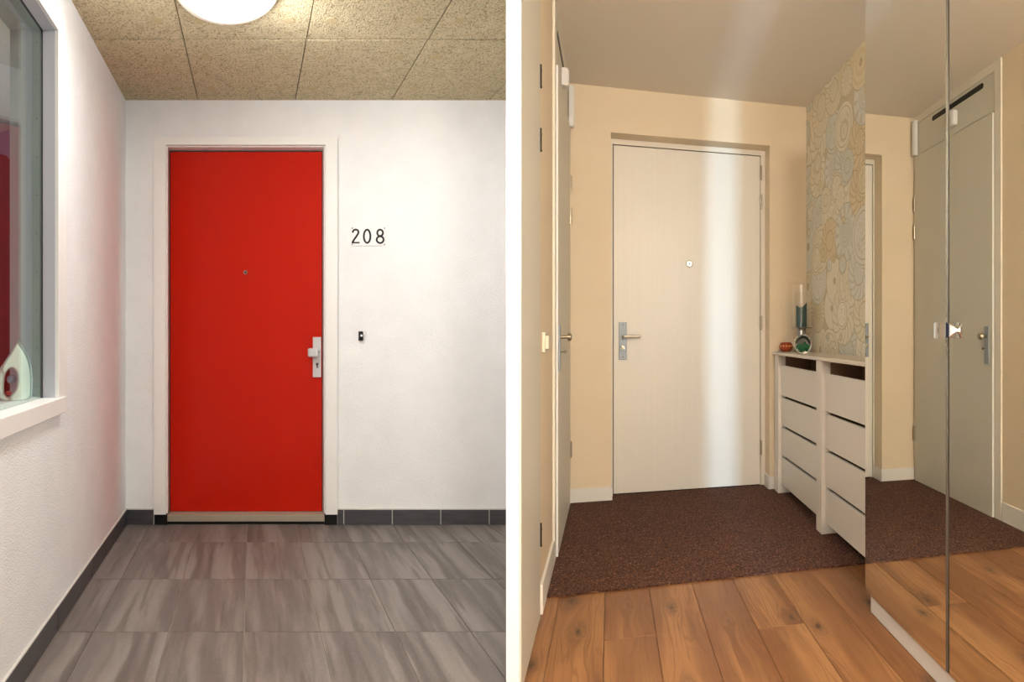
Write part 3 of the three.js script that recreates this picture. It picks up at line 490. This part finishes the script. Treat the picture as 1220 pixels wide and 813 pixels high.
// ---------------------------------------------------------------- hall: things on the cabinet
const latheY = (pts, seg = 40) => new THREE.LatheGeometry(pts.map((p) => new THREE.Vector2(...p)), seg);
{
  const TOP = 0.988;
  const h = thing('hall', 'candle_holder', 'silver candle holder with a clear glass chimney on the shoe cabinet', 'candle holder', [1.558, TOP, 0.15]);
  part(h, 'base', latheY([[0, 0], [0.05, 0], [0.05, 0.006], [0.022, 0.012], [0, 0.012]]), M.silver);
  part(h, 'stem', latheY([[0, 0.01], [0.03, 0.01], [0.03, 0.165], [0, 0.165]]), M.silver, 'silver cylindrical stem');
  part(h, 'plate', latheY([[0, 0.165], [0.075, 0.165], [0.075, 0.171], [0, 0.171]]), M.plateGlass, 'dark glass plate');
  part(h, 'chimney', latheY([[0.07, 0.171], [0.07, 0.47], [0.067, 0.47], [0.067, 0.171]], 48), M.clearGlass, 'clear glass chimney');
  const c = thing('hall', 'candle', 'dark teal pillar candle half burned inside the glass chimney', 'candle', [1.558, TOP + 0.1715, 0.15]);
  const g = new THREE.CylinderGeometry(0.037, 0.037, 0.15, 28, 6, false); g.translate(0, 0.075, 0); const p = g.attributes.position;
  for (let i = 0; i < p.count; i++) if (p.getY(i) > 0.12) { const a = Math.atan2(p.getZ(i), p.getX(i)), r = Math.hypot(p.getX(i), p.getZ(i)); p.setY(i, p.getY(i) + (r > 0.02 ? 0.014 * Math.sin(a * 2 + 0.6) + 0.012 * Math.cos(a) : -0.02)); } g.computeVertexNormals();
  part(c, 'wax', g, M.candle); part(c, 'wick', cyl(0.0015, 0.0015, 0.02, 'y', [0.002, 0.138, 0], 8), M.black);
  const v = thing('hall', 'votive_bowl', 'small round amber mosaic glass bowl on the shoe cabinet', 'bowl', [1.47, TOP, 0.07]);
  part(v, 'bowl', latheY([[0, 0], [0.03, 0], [0.044, 0.014], [0.05, 0.034], [0.043, 0.056], [0.034, 0.066], [0.031, 0.064], [0.04, 0.052], [0.046, 0.034], [0.04, 0.016], [0, 0.006]]), M.amber);
  for (let k = 0; k < 14; k++) { const a = k * Math.PI / 7, s = new THREE.SphereGeometry(0.007, 8, 6); s.scale(1, 1, 0.5); s.rotateY(Math.PI / 2 - a); s.translate(0.0475 * Math.cos(a), 0.04, 0.0475 * Math.sin(a)); part(v, 'mosaic_dot', s, M.amberDots); }
  const w = thing('hall', 'paperweight', 'round green and clear glass paperweight standing on the shoe cabinet', 'paperweight', [1.5, TOP, 0.36]);
  const disc = new THREE.SphereGeometry(0.063, 36, 24); disc.scale(1, 1, 0.5); disc.rotateY(0.1); disc.translate(0, 0.061, 0); part(w, 'glass', disc, M.paperGlass, 'clear glass disc');
  const core = new THREE.SphereGeometry(0.045, 24, 16); core.scale(1, 0.62, 0.32); core.translate(0, 0.04, 0); const k = core.attributes.position; for (let i = 0; i < k.count; i++) k.setY(i, k.getY(i) + 0.008 * Math.sin(k.getX(i) * 160)); core.computeVertexNormals(); part(w, 'core', core, M.greenCore, 'green swirl inside the glass');
  const ring = new THREE.TorusGeometry(0.04, 0.008, 10, 30, Math.PI); ring.scale(1, 1, 0.6); ring.translate(0, 0.062, 0); part(w, 'swirl', ring, M.darkCore, 'dark swirl inside the glass');
}
// ---------------------------------------------------------------- hall: mirrored wardrobe
{
  const S = 1.258 - HW, w = thing('hall', 'wardrobe', 'tall wardrobe with two mirror doors and a split chrome handle', 'wardrobe', [HW, 0, 2.52]);
  part(w, 'carcass', soft(S + 0.024, -0.001, 0.085, 2.46, -0.61, 0.61, 0.002), M.cabinet); part(w, 'plinth', soft(S + 0.022, -0.01, 0.001, 0.085, -0.605, 0.605, 0.002), M.skirting, 'white plinth');
  for (const [a, b, sgn] of [[-0.61, -0.0015, -1], [0.0015, 0.61, 1]]) {
    const d = part(w, 'door', soft(S + 0.004, S + 0.021, 0.086, 2.46, a, b, 0.001), M.mirrorEdge, 'mirror door with grey metal edges');
    part(d, 'mirror', ext(S, S + 0.0042, 0.0885, 2.4575, a + (sgn > 0 ? 0.009 : 0.002), b - (sgn > 0 ? 0.002 : 0.009)), M.mirror, 'mirror glass');
    const hg = new THREE.BoxGeometry(1, 2, 1, 28, 10, 1), q = hg.attributes.position;   // bowed plate with a rounded end
    for (let i = 0; i < q.count; i++) {
      const t = (q.getX(i) + 0.5) * Math.PI / 2, lift = 0.006 + 0.026 * Math.cos(t), back = q.getZ(i) < 0 ? 0.006 : 0;
      q.setXYZ(i, -(lift - back), 1.128 + q.getY(i) * 0.024 * Math.sqrt(Math.max(0.02, 1 - (Math.sin(t) * 0.995) ** 4)), sgn * (0.002 + 0.052 * Math.sin(t)));
    }
    if (sgn < 0) { const ix = hg.index.array; for (let i = 0; i < ix.length; i += 3) { const k = ix[i]; ix[i] = ix[i + 1]; ix[i + 1] = k; } }
    hg.computeVertexNormals(); hg.translate(S, 0, 0);
    part(d, 'handle', hg, M.chrome, 'curved chrome half handle');
  }
}
// ---------------------------------------------------------------- hall: ceiling lamp behind the camera
{
  const [s, y, u] = HALL_LAMP, l = thing('hall', 'ceiling_lamp', 'round warm ceiling lamp in the hall', 'lamp', [s, HH, u]);
  part(l, 'mount', latheY([[0, 0], [0.07, 0], [0.07, -0.02], [0.03, -0.04], [0.012, -0.05], [0.012, -0.12], [0, -0.12]]), M.silver);
  const g = new THREE.SphereGeometry(0.12, 32, 20); g.translate(0, y - HH, 0); part(l, 'globe', g, std({ color: 0xffffff, emissive: 0xffe3bd, emissiveIntensity: 3, roughness: 0.5 }), 'glowing opal globe');
  pointLight('hall_lamp_bulb', new THREE.Color(1.0, 0.88, 0.73), 12.5, hallPoint(s, y, u), 0.12);
}
scene.traverse((o) => { if (o.isMesh) { o.castShadow = true; o.receiveShadow = true; } });
renderer.render(scene, camera);
